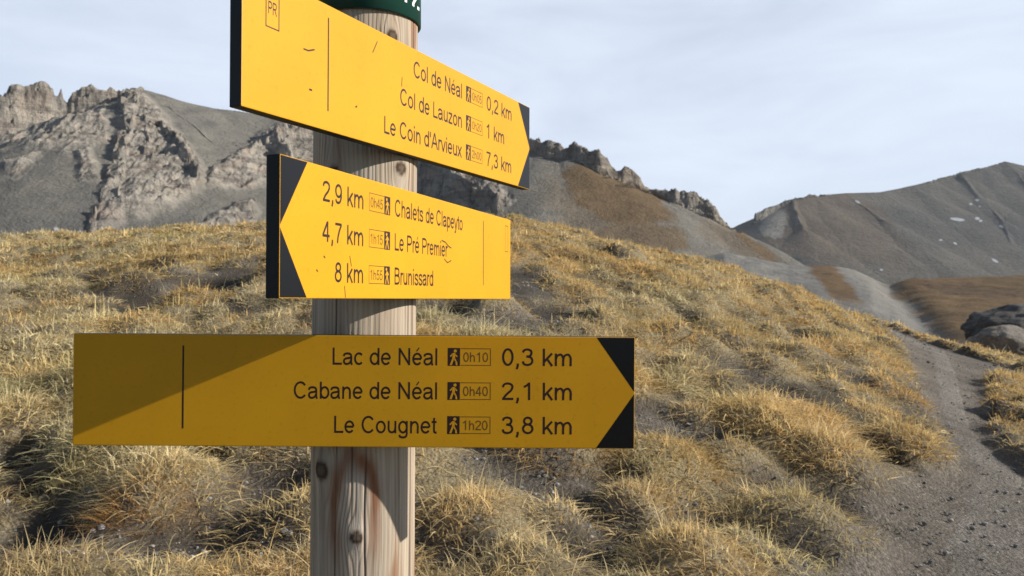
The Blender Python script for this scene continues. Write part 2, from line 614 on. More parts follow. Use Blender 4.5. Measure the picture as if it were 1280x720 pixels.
# ------------------------------------------------------------------ mountains
def spur_field(X, Y, lines, scree, fl):
    """height = highest of all ridge lines; each falls first as a fluted cliff, then as a scree slope"""
    shp = X.shape
    X, Y = X.ravel(), Y.ravel()
    best = np.full(X.shape, -60.0)
    for li, pts in enumerate(lines):
        s0 = 37.0 * li
        for k in range(len(pts) - 1):
            (ax, ay, ah, ac), (bx, by, bh, bc) = pts[k], pts[k + 1]
            dx, dy = bx - ax, by - ay
            ln_ = math.hypot(dx, dy)
            t = np.clip(((X - ax) * dx + (Y - ay) * dy) / (dx * dx + dy * dy + 1e-9), 0, 1)
            d = np.hypot(X - ax - t * dx, Y - ay - t * dy)
            c = ac + t * (bc - ac)
            v = ah + t * (bh - ah) - np.where(d * 2.8 < c, d * 2.8, c + (d - c / 2.8) * scree)
            if max(ac, bc) > 0:
                m = d < 2.2 * max(ac, bc) + 4
                s_, dd, cc, hh = s0 + t[m] * ln_, d[m], c[m], (ah + t * (bh - ah))[m]
                amp = .35 if fl > 20 else 1.0
                nz_ = amp * fbm(s_ / fl, dd / (fl * 3.5), 2.0 + li, 4)
                rg = amp * ridged(s_ / (fl * 2.2), dd / (fl * 6), 9.0 + li, 3)
                cc = cc * (1.05 + .4 * vnoise(s_ / (fl * 3), 3.0, li))
                hh = hh + np.minimum(cc, 25) * sstep(5, 16, cc) * (.06 * vnoise(s_ / (fl * .9), 8.0, li) + .03 * vnoise(s_ / (fl * .25), 18.0, li))
                de = np.maximum(dd + (nz_ * .20 + rg * .15 - .12 * amp) * np.minimum(cc, 34) * np.exp(-dd / (cc + 1)), 0)
                x = de * 3.4
                x = x + .10 * cc * np.sin(x / (cc * .45 + .1) * 6.283) * sstep(1, 4, cc)
                v[m] = hh - np.where(x < cc, np.minimum(x, cc), cc + np.maximum(dd - cc / 3.4, 0) * scree)
            s0 += ln_
            best = np.maximum(best, v)
    return best.reshape(shp)


def in_zone(px, py, polys, feather):
    """soft mask of rocky ground, given as outlines seen from the path"""
    best = np.zeros(px.shape)
    for P in polys:
        P = np.array(P, float)
        ins = np.zeros(px.shape, bool)
        dmin = np.full(px.shape, 1e9)
        for (x0, y0), (x1, y1) in zip(P, np.roll(P, -1, axis=0)):
            if y1 != y0:
                cross = ((y0 > py) != (y1 > py)) & (px < (x1 - x0) * (py - y0) / (y1 - y0) + x0)
                ins ^= cross
            L2 = (x1 - x0) ** 2 + (y1 - y0) ** 2
            t = np.clip(((px - x0) * (x1 - x0) + (py - y0) * (y1 - y0)) / L2, 0, 1)
            dmin = np.minimum(dmin, np.hypot(px - x0 - t * (x1 - x0), py - y0 - t * (y1 - y0)))
        sd_ = np.where(ins, dmin, -dmin)
        best = np.maximum(best, sstep(-feather, feather, sd_))
    return best


def P3(px, py, D, c):
    return (U(px) * D, D, EYE + E(py) * D, c)


def colour_lerp(c, mask, col):
    return c * (1 - mask[..., None]) + np.array(col) * mask[..., None]


def build_mountain(name, lines, u0, u1, nu, d0, d1, nd, warp, rough, scree, mat, colours, fine, zones=()):
    u = np.linspace(u0, u1, nu)
    D = np.asarray(nd)
    nd = len(D)
    UU, DD = np.meshgrid(u, D, indexing='ij')
    X, Y = UU * DD, DD
    wx = X + warp * fbm(X / (warp * 9), Y / (warp * 9), 1.0, 3)
    wy = Y + warp * fbm(X / (warp * 9), Y / (warp * 9), 9.0, 3)
    Z = spur_field(wx, wy, lines, scree, fine)
    gz_u = np.gradient(Z, axis=0) / np.maximum(np.gradient(X, axis=0), 1e-6)
    gz_d = np.gradient(Z, axis=1) / np.gradient(D)[None, :]
    slope = np.hypot(gz_u, gz_d)
    rock = sstep(0.85, 1.35, slope + 0.35 * fbm(X / 14, Y / 14, Z / 14, 3))
    Z = Z + rough * (0.07 + rock) * (ridged(X / fine, Y / fine, Z / (fine * 2.2), 4)) + 0.3 * rough * fbm(X / (fine * .3), Y / (fine * .3), Z / fine, 3) * (0.12 + rock)
    if zones:
        px, py = 640 + UU * F, 366 - (Z - EYE) / DD * F
        wbl = 9 * fbm(X / 12, Y / 12, Z / 12, 3)
        zn = in_zone(px + wbl, py + wbl, zones, 7)
        a = ridged(X / 26, Y / 34, Z / 50, 4)
        b = ridged(X / 9, Y / 16, Z / 26, 4)
        cz = np.abs(fbm(X / 15, Y / 22, Z / 14, 3))
        hb = Z + 2.5 * fbm(X / 40, Y / 40, 2.0, 2)
        strata = hb / 5.2 - np.floor(hb / 5.2)
        c3 = ridged(X / 4.5, Y / 11, Z / 16, 3)
        Z = Z + zn * (4.6 * a + 1.8 * b - 2 * cz + 1.5 * c3 + 2.2 * (sstep(.15, .95, strata) - strata))
        rock = np.maximum(rock, zn * sstep(-.55, .0, a + .5 * b))
    col = colours(UU, DD, X, Y, Z, rock)
    o = np_mesh(name, np.stack([X, Y, Z], -1).reshape(-1, 3), grid_quads(nu, nd)[:, ::-1], mat, attrs={'ground_colour': col.reshape(-1, 3), 'rock': rock.ravel()})
    tag(o, kind='structure')
    return o


ridge = [P3(*p) for p in [
    (-420, 150, 560, 20), (-200, 125, 515, 24), (-40, 150, 505, 34), (2, 132, 512, 32), (14, 115, 516, 38), (45, 111, 524, 40), (66, 113, 530, 40), (84, 117, 534, 38),
    (104, 111, 536, 38), (128, 115, 542, 34), (144, 119, 550, 28), (153, 108, 535, 24), (166, 110, 540, 6), (176, 111, 545, 0), (225, 124, 560, 0),
    (270, 134, 580, 0), (330, 143, 600, 0), (400, 142, 600, 8), (500, 150, 560, 14), (600, 165, 520, 14), (662, 172, 500, 7),
    (678, 179, 494, 7), (688, 175, 492, 11), (700, 178, 490, 12), (712, 187, 488, 5), (720, 183, 486, 9), (748, 193, 480, 9), (771, 214, 478, 4), (779, 213, 478, 6), (790, 217, 480, 8), (800, 226, 480, 6), (811, 237, 480, 2),
    (836, 244, 476, 3), (842, 240, 475, 6), (848, 244, 475, 5), (858, 243, 475, 8), (874, 247, 474, 9), (890, 255, 472, 9), (900, 268, 472, 7), (912, 284, 473, 5), (932, 304, 474, 2), (965, 322, 480, 0), (1010, 352, 490, 0)]]
spurs = [
    [P3(155, 110, 535, 20), P3(160, 150, 488, 26), P3(152, 195, 446, 24), P3(134, 245, 402, 16), P3(104, 296, 370, 9)],
    [P3(165, 125, 530, 6), P3(188, 160, 486, 20), P3(186, 205, 448, 20), P3(160, 262, 402, 10)],
    [P3(178, 135, 530, 6), P3(208, 160, 490, 20), P3(234, 192, 462, 20), P3(250, 222, 442, 5)],
    [P3(214, 172, 486, 16), P3(215, 215, 446, 18), P3(196, 258, 410, 8)],
    [P3(400, 142, 600, 8), P3(375, 152, 570, 14), P3(345, 166, 543, 24), P3(318, 178, 526, 24), P3(285, 205, 494, 20), P3(264, 230, 470, 14)],
    [P3(345, 166, 543, 18), P3(372, 205, 500, 18), P3(400, 240, 460, 12)],
    [P3(310, 262, 432, 9), P3(280, 270, 426, 11), P3(240, 289, 412, 7)],
    [P3(104, 192, 446, 14), P3(112, 222, 425, 10)],
    [P3(8, 212, 440, 6), P3(28, 205, 450, 8), P3(46, 190, 465, 4)],
    [P3(500, 150, 560, 14), P3(530, 195, 480, 20), P3(570, 225, 445, 18), P3(612, 250, 425, 12)],
]
ROCKY = [[(-250, 118), (0, 112), (60, 106), (120, 112), (136, 128), (132, 176), (80, 186), (20, 184), (-250, 200)],
         [(150, 112), (178, 118), (210, 150), (258, 218), (240, 240), (200, 262), (150, 285), (104, 300), (118, 262), (140, 205), (148, 150)],
         [(400, 145), (345, 160), (300, 185), (258, 228), (285, 240), (340, 232), (400, 240)],
         [(320, 256), (280, 264), (232, 286), (245, 296), (320, 290)],
         [(93, 190), (112, 186), (122, 225), (98, 226)], [(0, 205), (40, 192), (50, 196), (10, 218)],
         [(400, 150), (520, 165), (600, 200), (640, 250), (600, 275), (500, 260), (400, 240)]]


def col_left(UU, DD, X, Y, Z, rock):
    px, py = 640 + UU * F, 366 - (Z - EYE) / DD * F
    c = np.empty(X.shape + (3,))
    c[:] = (0.180, 0.165, 0.138)
    c = colour_lerp(c, sstep(-.1, .4, fbm(X / 60, Y / 60, 2.0, 4)), (0.140, 0.131, 0.116))
    c = colour_lerp(c, sstep(0.1, .35, fbm(X / 25, Y / 60, 12.0, 4)) * .5, (0.24, 0.215, 0.175))
    c = colour_lerp(c, rock, (0.33, 0.295, 0.25))
    c = colour_lerp(c, rock * sstep(0.0, .4, fbm(X / 12, Y / 12, Z / 10, 4)) * .6, (0.30, 0.235, 0.19))
    c = colour_lerp(c, rock * sstep(0.1, .5, fbm(X / 6, Y / 6, Z / 30, 3)) * .5, (0.15, 0.145, 0.14))
    wb = 0.5 * fbm(X / 22, Y / 22, 4.0, 4)
    # autumn turf on the shoulder right of the rocks
    g = sstep(1.1, .8, np.hypot((px - 775 - (py - 245) * .75) / 62, (py - 245) / 44) + wb)
    g = np.maximum(g, .8 * sstep(1.1, .8, np.hypot((px - 800) / 60, (py - 297) / 22) + wb))
    g = np.maximum(g, .9 * sstep(9, 3, np.abs((py - 322) - (px - 965) * .74) + 14 * wb) * sstep(850, 880, px) * sstep(985, 960, px))
    g = np.maximum(g, .5 * sstep(.05, .4, fbm(X / 40, Y / 40, 40.0, 4)) * sstep(650, 720, px))
    c = colour_lerp(c, g * (1 - .7 * rock), (0.158, 0.106, 0.057))
    # old snow in gullies, low down
    s = sstep(0.42, 0.5, fbm(X / 5, Y / 5, 55.0, 3)) * sstep(0.1, 0.3, fbm(X / 40, Y / 40, 70.0, 2)) * sstep(330, 250, px) * sstep(225, 245, py)
    c = colour_lerp(c, s, (0.62, 0.64, 0.68))
    return c


build_mountain('rocky_mountain', [ridge] + spurs, -0.78, 0.38, 1050, 0, 0, np.r_[np.linspace(190, 400, 130, endpoint=False), np.linspace(400, 570, 480, endpoint=False), np.linspace(570, 690, 90)], 6.0, 3.2, 0.60, mat_mountain, col_left, 10.0, ROCKY)

far_ridge = [P3(*p) for p in [
    (937, 345, 1290, 60), (938, 300, 1298, 60), (942, 269, 1300, 55), (953, 260, 1310, 26), (985, 249, 1330, 4), (1020, 243, 1350, 4), (1060, 241, 1380, 0),
    (1100, 240, 1400, 0), (1140, 232, 1440, 0), (1170, 225, 1470, 4), (1200, 215, 1500, 6), (1230, 208, 1520, 3), (1252, 202, 1540, 0), (1280, 209, 1540, 0),
    (1340, 228, 1500, 0), (1450, 215, 1500, 0), (1600, 240, 1500, 0)]]
far_spurs = [
    [P3(1060, 241, 1380, 0), P3(1110, 275, 1268, 0), P3(1165, 320, 1150, 0), P3(1205, 355, 1072, 0)],
    [P3(985, 249, 1330, 2), P3(1000, 285, 1222, 0), P3(1030, 340, 1089, 0)],
    [P3(1200, 215, 1500, 5), P3(1225, 245, 1398, 0), P3(1250, 275, 1302, 0), P3(1270, 330, 1158, 0)],
    [P3(1252, 202, 1540, 0), P3(1300, 240, 1387, 5), P3(1360, 300, 1208, 0)],
]
SNOW = [(1196, 274, 14, 1.6, .12), (1222, 273, 5, 1.5, 0), (1226, 276, 4, 1.4, 0), (1252, 283, 5, 1.2, .2), (1176, 300, 4, 1.3, 0), (1194, 304, 4, 1.3, .3), (1244, 326, 5, 1.6, .5),
        (1072, 252, 5, 1.3, .6), (1214, 255, 3, 1.3, 0), (1222, 250, 3, 1.2, 0), (1102, 337, 3, 1.2, 0), (1225, 258, 3, 1.2, 0)]


def col_far(UU, DD, X, Y, Z, rock):
    px, py = 640 + UU * F, 366 - (Z - EYE) / DD * F
    c = np.empty(X.shape + (3,))
    c[:] = (0.112, 0.102, 0.084)
    c = colour_lerp(c, sstep(-.1, .4, fbm(X / 160, Y / 160, 2.0, 4)), (0.092, 0.086, 0.075))
    c = colour_lerp(c, .55 * sstep(0.05, .4, fbm(X / 110, Y / 200, 17.0, 4)) * sstep(1190, 1080, px), (0.130, 0.094, 0.062))
    c = colour_lerp(c, rock, (0.16, 0.150, 0.135))
    c = colour_lerp(c, .8 * sstep(1.2, .7, np.hypot((px - 968) / 16, (py - 278) / 18) + .5 * fbm(X / 20, Y / 20, 3, 3)), (0.30, 0.275, 0.23))
    for sx_, sy_, rx, ry, sl in SNOW:
        q = np.hypot((px - sx_) / (rx * .6), (py - sy_ - (px - sx_) * sl) / ry) + .5 * fbm(X / 9, Y / 9, sx_, 3)
        c = colour_lerp(c, sstep(1.1, .85, q), (0.42, 0.43, 0.45))
    return c


build_mountain('far_mountain', [far_ridge] + far_spurs, 0.22, 1.0, 620, 0, 0, np.linspace(760, 1640, 560), 12.0, 4.5, 0.52, mat_far, col_far, 40.0)

# saddle between the two mountains: grey scree tongue and autumn-brown hill
sad_top = np.array([(700, 372), (860, 330), (905, 318), (950, 323), (985, 329), (1040, 331), (1090, 336), (1112, 345), (1200, 348), (1280, 345), (1420, 335), (1700, 330)], float)
u = np.linspace(0.06, 1.1, 620)
D = np.linspace(34, 330, 330)
UU, DD = np.meshgrid(u, D, indexing='ij')
et = np.interp(UU, U(sad_top[:, 0]), E(sad_top[:, 1]))
f = (DD - 34) / (260 - 34)
X, Y = UU * DD, DD
Z = EYE + np.where(f < 1, (-0.105 * (1 - f) ** 1.0 + et * f) * DD, et * DD - (f - 1) ** 2 * 90 - (f - 1) * 8)
pxs, pys = 640 + UU * F, 366 - (Z - EYE) / DD * F
Z = Z - 3.0 * np.exp(-((pxs - 1105 - (pys - 345) * .9) / 22) ** 2) * np.clip(f, 0, 1)
Z = Z + np.clip(f * 2, .15, 1) * (1.3 * fbm(X / 30, Y / 30, 3, 4) + .35 * fbm(X / 6, Y / 6, 5, 3))
c = np.empty(X.shape + (3,))
c[:] = (0.205, 0.190, 0.165)
wb = fbm(X / 16, Y / 16, 9.0, 4)
c = colour_lerp(c, sstep(-.1, .3, wb) * .5, (0.165, 0.155, 0.14))
brown = sstep(-12, 14, (pxs - 1108) - (pys - 345) * 1.05 + 16 * wb)
brown = np.maximum(brown, sstep(1.25, .65, np.abs(pxs - 1035 - (pys - 345) * .75) / 17 + .7 * wb) * sstep(392, 372, pys))
bc = np.empty_like(c)
bc[:] = (0.160, 0.102, 0.050)
bc = colour_lerp(bc, sstep(0, .35, fbm(X / 9, Y / 22, 27.0, 4)), (0.125, 0.080, 0.045))
c = c * (1 - brown[..., None]) + bc * brown[..., None]
sad = np_mesh('saddle_hill', np.stack([X, Y, Z], -1).reshape(-1, 3), grid_quads(620, 330)[:, ::-1], mat_valley, attrs={'ground_colour': c.reshape(-1, 3)})
tag(sad, kind='structure')


# boulders beside the brow of the path
def boulder(name, loc, size, seed, mat, label, rot=0.0):
    bm = bmesh.new()
    bmesh.ops.create_icosphere(bm, subdivisions=6, radius=1.0)
    co = np.array([v.co[:] for v in bm.verts])
    n = co.copy()
    p = co * 0.9 + seed
    k = 1 + .28 * fbm(p[:, 0], p[:, 1], p[:, 2], 3) + .05 * ridged(p[:, 0] * 2.5, p[:, 1] * 2.5, p[:, 2] * 2.5, 4) + .05 * fbm(p[:, 0] * 9, p[:, 1] * 9, p[:, 2] * 9, 4)
    # a few fracture planes cut the mass
    co = n * k[:, None]
    r2 = np.random.default_rng(int(seed * 10))
    for _ in range(4):
        d = r2.normal(size=3)
        d /= np.linalg.norm(d)
        o = .75 + .2 * r2.random()
        s = co @ d - o
        co = co - np.outer(np.maximum(s, 0) * .85, d)
    for v, q in zip(bm.verts, co):
        v.co = (q[0] * size[0], q[1] * size[1], q[2] * size[2])
    o = bm_obj(name, bm, mat, smooth=True)
    o.location = loc
    o.rotation_euler = (0, 0, rot)
    tag(o, label, 'boulder')
    return o


boulder('boulder', (U(1262) * 26, 26, EYE + E(440) * 26), (1.35, 1.1, .80), 3.3, mat_boulder,
        'weathered grey-brown boulder at the right edge, behind the grass beside the path')
boulder('boulder', (U(1290) * 36, 36, EYE + E(412) * 36), (2.9, 1.8, 1.15), 8.1, mat_boulder_dark,
        'dark rock mound behind the grey-brown boulder, below the brown hill')

# ------------------------------------------------------------------ grass
STRAW = np.array([(0.76, 0.61, 0.32), (0.71, 0.52, 0.24), (0.66, 0.44, 0.18), (0.76, 0.66, 0.38), (0.62, 0.53, 0.26), (0.85, 0.72, 0.45)])
RUST = np.array((0.29, 0.115, 0.030))
DARK = np.array((0.075, 0.052, 0.030))


def blades(name, x, y, az, L, lean, droop, wid, col, K, label):
    N = len(x)
    z = gsample(H, x, y) - 0.012
    root = np.stack([x, y, z], 1)
    out_ = np.stack([np.cos(az), np.sin(az), np.zeros(N)], 1)
    up = np.array([0, 0, 1.0])
    t = np.linspace(0, 1, K)
    p1 = root + out_ * (L * np.sin(lean) * .5)[:, None] + up * (L * np.cos(lean) * .55)[:, None]
    p2 = root + out_ * (L * (np.sin(lean) + droop * .45))[:, None] + up * (L * np.cos(lean) * (1 - droop))[:, None]
    sa = az + math.pi / 2 + rng.normal(0, .5, N)
    side = np.stack([np.cos(sa), np.sin(sa), rng.normal(0, .35, N)], 1)
    V = np.empty((N, K, 2, 3), np.float32)
    for k in range(K):
        c = root * (1 - t[k]) ** 2 + p1 * 2 * t[k] * (1 - t[k]) + p2 * t[k] ** 2
        hw = wid * (1 - .8 * t[k] ** 1.5) * .5
        V[:, k, 0] = c - side * hw[:, None]
        V[:, k, 1] = c + side * hw[:, None]
    base = (np.arange(N) * 2 * K)[:, None]
    q = []
    for k in range(K - 1):
        q.append(np.concatenate([base + 2 * k, base + 2 * k + 1, base + 2 * k + 3, base + 2 * k + 2], 1))
    Q = np.concatenate(q, 1).reshape(-1, 4)
    C = np.repeat(col.astype(np.float32), 2 * K, axis=0)
    o = np_mesh(name, V.reshape(-1, 3), Q, mat_grass, smooth=True, attrs={'blade_colour': C})
    tag(o, label, 'grass', kind='stuff')
    return o


def grass_for(sel, per, K, name, label, wk, lk=1.0):
    T = tus[sel]
    n = np.maximum((per * (tr_[sel] / .25) ** 1.6 * (0.6 + .8 * rng.random(len(T)))).astype(int), 6)
    idx = np.repeat(np.arange(len(T)), n)
    N = len(idx)
    r = np.sqrt(rng.random(N)) * 1.15
    a = rng.random(N) * 2 * math.pi
    rad = tr_[sel][idx]
    x = T[idx, 0] + r * rad * np.cos(a)
    y = T[idx, 1] + r * rad * np.sin(a)
    D = np.maximum(y, 2.5)
    ok = gsample(onpath, x, y) < .5
    # droop outward, slightly combed towards the lower right
    ox, oy = np.cos(a) * r + .12 + rng.normal(0, 1.1, N), np.sin(a) * r - .12 + rng.normal(0, 1.1, N)
    az = np.arctan2(oy, ox)
    big = vnoise(T[:, 0] * .8, T[:, 1] * .8, 3.0)[idx]
    L = lk * (0.080 + .10 * rng.random(N) ** 1.6) * (1 + .35 * big) * (.75 + 1.0 * (rad - .12) / .19 * .5)
    lean = np.clip(.3 + .65 * r + rng.normal(0, .38, N), .02, 1.45)
    droop = np.clip(.35 + .35 * r + rng.normal(0, .32, N), 0, 1.2)
    long_ = rng.random(N) < .05
    L = np.where(long_, L * 1.6, L * (.65 + .5 * rng.random(N)))
    wid = (wk * D) * (.7 + .6 * rng.random(N))
    # colour: by tuft and by drifts over the hill
    u = x / D
    k = rng.integers(0, len(STRAW), len(T))
    tcol = STRAW[k] * .55 + .45 * STRAW[rng.integers(0, len(STRAW), len(T))]
    warm = sstep(-.35, .45, fbm(T[:, 0] * .55, T[:, 1] * .55, 14.0, 3) + .55 * sstep(5, 12, T[:, 1]) - .25 + .35 * sstep(-.1, .4, T[:, 0] / T[:, 1]))
    tcol = tcol * (1 - .55 * warm[:, None]) + np.array((0.78, 0.50, 0.185)) * .55 * warm[:, None]
    green = sstep(.0, .4, fbm(T[:, 0] * .7, T[:, 1] * .7, 44.0, 3)) * (1 - .6 * warm)
    tcol = tcol * (1 - .45 * green[:, None]) + np.array((0.60, 0.55, 0.27)) * .45 * green[:, None]
    rust = (vnoise(T[:, 0] * 1.3, T[:, 1] * 1.3, 60.0) > .62) * rng.random(len(T)) * .7
    tcol = tcol * (1 - rust[:, None]) + RUST * rust[:, None]
    tcol = tcol * (.80 + .36 * rng.random(len(T)))[:, None]
    c = tcol[idx] * (.70 + .6 * rng.random(N))[:, None]
    dk = (rng.random(N) < .06)
    c[dk] = c[dk] * .45 + DARK * .3
    ok &= np.hypot(x + .19, y - 1.08) > .12
    return blades(name, x[ok], y[ok], az[ok], L[ok], lean[ok], droop[ok], wid[ok], c[ok], K, label)


ty = tus[:, 1]
inview = np.abs(tus[:, 0]) < .72 * ty + .8
grass_for((ty < 6.2) & (ty > 2.0) & inview, 720, 5, 'meadow_grass', 'dry straw-coloured tussock grass matted around the foot of the wooden post', .00128, .86)
grass_for((ty >= 6.2) & (ty < 12) & inview, 330, 4, 'meadow_grass', 'golden dry tussock grass on the middle of the slope', .0011, .72)
grass_for(((ty >= 12) | (~inview)) & (ty > 2.0), 140, 3, 'meadow_grass', 'golden dry tussock grass along the brow of the hill', .0013, .70)

# thin short grass between tussocks, also creeping into the bare ground
N = 150000
yy = 2.2 + 23 * rng.random(N) ** 1.05
xx = (rng.random(N) * 2 - 1) * (.74 * yy + .8)
dens = np.minimum(gsample(barem, xx, yy) * (1 + .08 * gsample(humus, xx, yy)), 1.0)
okk = (gsample(onpath, xx, yy) < .25) & (rng.random(N) > dens * .93 + .05)
xx, yy = xx[okk], yy[okk]
N = len(xx)
cc = STRAW[rng.integers(0, len(STRAW), N)] * (.7 + .4 * rng.random(N))[:, None]
dkm = rng.random(N) < .15
cc[dkm] = cc[dkm] * .35 + DARK * .4
blades('short_grass', xx, yy, rng.random(N) * 6.283, .04 + .07 * rng.random(N), .3 + .8 * rng.random(N), .2 + .7 * rng.random(N),
       .0012 * yy * (.6 + .7 * rng.random(N)), cc, 3, 'thin short dry grass creeping over the stony soil between the tussocks')

# rusty tuft and tall seed stalks
def tuft(px, py, n, rad, L, col, name, label, spread=.5):
    x0, y0 = ground_hit(px, py)
    r = np.sqrt(rng.random(n)) * rad
    a = rng.random(n) * 6.283
    x, y = x0 + r * np.cos(a) * 1.4, y0 + r * np.sin(a)
    cc = np.array(col) * (.55 + .8 * rng.random(n))[:, None]
    return blades(name, x, y, a + rng.normal(0, .6, n), L * (.6 + .6 * rng.random(n)), np.clip(spread + .5 * r / rad + rng.normal(0, .15, n), 0, 1.4),
                  .2 + .5 * rng.random(n), .00075 * y0 * (.7 + .6 * rng.random(n)), cc, 5, label)


tuft(178, 668, 700, .15, .12, (0.46, 0.25, 0.085), 'rust_grass', 'rust-orange tuft of dead grass left of the bare soil below the lowest sign')

N = 900
yy = 3 + 17 * rng.random(N)
xx = (rng.random(N) * 2 - 1) * .7 * yy
okk = (gsample(onpath, xx, yy) < .1) & (gsample(pd, xx, yy) > .2) & (gsample(barem, xx, yy) < .6) & ((np.hypot(xx + .19, yy - 1.08)) > .5)
xx, yy = xx[okk], yy[okk]
N = len(xx)
blades('seed_stalks', xx, yy, rng.random(N) * 6.283, .18 + .17 * rng.random(N), .08 + .35 * rng.random(N), .05 + .2 * rng.random(N), .0006 * yy + .0008,
       np.array((0.55, 0.46, 0.25)) * (.7 + .4 * rng.random(N))[:, None], 5, 'scattered pale seed stalks standing above the dry grass')

# loose stones on the path and the bare patches
N = 60000
yy = 2.6 + 20 * rng.random(N) ** 1.4
xx = (rng.random(N) * 2 - 1) * (.72 * yy + .5)
wgt = np.maximum(gsample(barem, xx, yy), .28 * gsample(onpath, xx, yy)) * (1 - .8 * gsample(humus, xx, yy))
okk = rng.random(N) < wgt * .9
xx, yy = xx[okk], yy[okk]
N = len(xx)
size = .0035 + .013 * rng.random(N) ** 3.2
size[rng.random(N) < .010] *= 2.3
ico = bmesh.new()
bmesh.ops.create_icosphere(ico, subdivisions=1, radius=1)
iv = np.array([v.co[:] for v in ico.verts])
it = np.array([[v.index for v in f.verts] for f in ico.faces])
ico.free()
zz = gsample(H, xx, yy) + gsample(onpath, xx, yy) * .012
V = iv[None] * (1 + .45 * (rng.random((N, len(iv), 1)) - .5)) * size[:, None, None] * (np.array([1, 1, .65]) * (.7 + .6 * rng.random((N, 1, 3))))
V += np.stack([xx, yy, zz + size * .2], 1)[:, None]
Q = (it[None] + (np.arange(N) * len(iv))[:, None, None]).reshape(-1, 3)
g = .15 + .2 * rng.random(N) ** 1.6
g[rng.random(N) < .025] = .5
C = np.stack([g, g * .93, g * .84], 1)
st = np_mesh('gravel', V.reshape(-1, 3), Q, mat_stone, smooth=False, attrs={'stone_colour': np.repeat(C, len(iv), 0)})
tag(st, 'loose grey gravel strewn over the path and the bare patches', 'gravel', kind='stuff')


# ------------------------------------------------------------------ the signpost
PXC, PYC, PR_ = -0.1945, 1.0830, 0.0672
base_z = float(gsample(H, np.array([PXC]), np.array([PYC]))[0])
post_root = bpy.data.objects.new('signpost', None)
COL.objects.link(post_root)
post_root.location = (PXC, PYC, base_z)
post_root.empty_display_size = .2
tag(post_root, 'round weathered wooden hiking signpost carrying three yellow arrow boards and a green cap', 'signpost')
BZ = base_z

# timber: checks and knots are modelled
NA, NZ_ = 480, 560
th_ = np.linspace(0, 2 * math.pi, NA, endpoint=False)
zl = np.linspace(-.35, EYE + .47 - BZ, NZ_)
TH, ZL = np.meshgrid(th_, zl, indexing='ij')
cx_, sx_ = np.cos(TH), np.sin(TH)
rr = PR_ * (1 + .018 * fbm(cx_ * 1.2, sx_ * 1.2, ZL * 1.2, 3) + .006 * fbm(cx_ * 7, sx_ * 7, ZL * 1.0, 3))
crack = np.zeros_like(rr)
r3 = np.random.default_rng(12)
for k in range(30):
    a0 = r3.random() * 6.283
    za, zb = sorted((r3.random(2) * 2.7 - .5))
    zb = min(zb, za + 1.1)
    if zb - za < .25:
        zb = za + .25 + .4 * r3.random()
    wd = (.0005 + .0010 * r3.random() ** 2.5) / PR_
    path_a = a0 + .14 * fbm(ZL * 1.1, k * 3.1, 0, 3) + .05 * fbm(ZL * 5, k * 3.1, 5, 3)
    d = np.abs((TH - path_a + math.pi) % (2 * math.pi) - math.pi)
    taper = sstep(za, za + .15, ZL) * sstep(zb, zb - .15, ZL)
    crack = np.maximum(crack, np.exp(-(d / (wd * (.5 + taper))) ** 2) * taper)
knot = np.zeros_like(rr)
grain_a = TH.copy()
# knots: (angle from camera-facing, height above camera eye)
for ka, kz, kr in [(math.radians(3), -.302, .0065), (math.radians(-38), -.222, .010), (math.radians(50), .158, .007), (math.radians(38), .322, .006),
                   (math.radians(-24), .15, .006), (math.radians(140), -.1, .014), (math.radians(200), .2, .012)]:
    aa = -math.pi / 2 + ka
    d = np.hypot(((TH - aa + math.pi) % (2 * math.pi) - math.pi) * PR_, (ZL - (EYE - BZ + kz)))
    rag = d * (1 + .25 * fbm(cx_ * 8, sx_ * 8, ZL * 30, 2))
    ring = .8 * np.exp(-((rag - kr) / (kr * .28)) ** 2) + .55 * sstep(kr * 1.1, kr * .6, rag) + .25 * sstep(kr * 2.2, kr, rag)
    knot = np.maximum(knot, ring)
    rr = rr + .0035 * np.exp(-(d / (kr * 2.2)) ** 2)
    # the grain parts around the knot
    da = (TH - aa + math.pi) % (2 * math.pi) - math.pi
    ax_ = da * PR_
    az_ = (ZL - (EYE - BZ + kz)) * .38
    grain_a = grain_a - da * np.minimum(1, (kr * 1.5) ** 2 / (ax_ ** 2 + az_ ** 2 + 1e-7)) * np.exp(-(az_ / (kr * 4)) ** 2)
rr = rr - .0016 * crack
gg = grain_a * PR_ * 1000 + 5.0 * fbm(np.cos(grain_a) * 2, np.sin(grain_a) * 2, ZL * 1.6, 3) + 1.2 * fbm(np.cos(grain_a) * 9, np.sin(grain_a) * 9, ZL * 3, 2)
grain = np.clip(.5 + .5 * np.sin(gg / 6.2 * 2 * math.pi), 0, 1) ** 2.2 * (.35 + .65 * sstep(-.35, .3, fbm(cx_ * 2.5, sx_ * 2.5, ZL * 2.2 + 9, 3)))
# brown horseshoe figure under the lowest board and other tinted bands
fa = ((TH + math.pi / 2 + math.pi) % (2 * math.pi) - math.pi) * PR_
fz = ZL - (EYE - BZ - .262)
hs = np.hypot(fa / .026, np.where(fz > 0, fz / .058, fz / .16)) + .22 * fbm(cx_ * 5, sx_ * 5, ZL * 14, 3)
stain = np.exp(-((hs - 1.0) / .30) ** 2) * sstep(-.11, -.02, fz)
stain = np.maximum(stain, .75 * sstep(.22, .5, fbm(cx_ * 3, sx_ * 3, ZL * 3 + 4, 4)))
pale = np.clip(sstep(1.0, .5, hs) + .6 * sstep(.15, .5, fbm(cx_ * 3, sx_ * 3, ZL * 2 + 40, 3)), 0, 1)
lean = -.0045 * (ZL - (EYE - BZ))
PV3 = np.stack([rr * cx_ - lean, rr * sx_, ZL], -1)
i = np.arange(NA * NZ_).reshape(NA, NZ_)
ii = np.vstack([i, i[:1]])
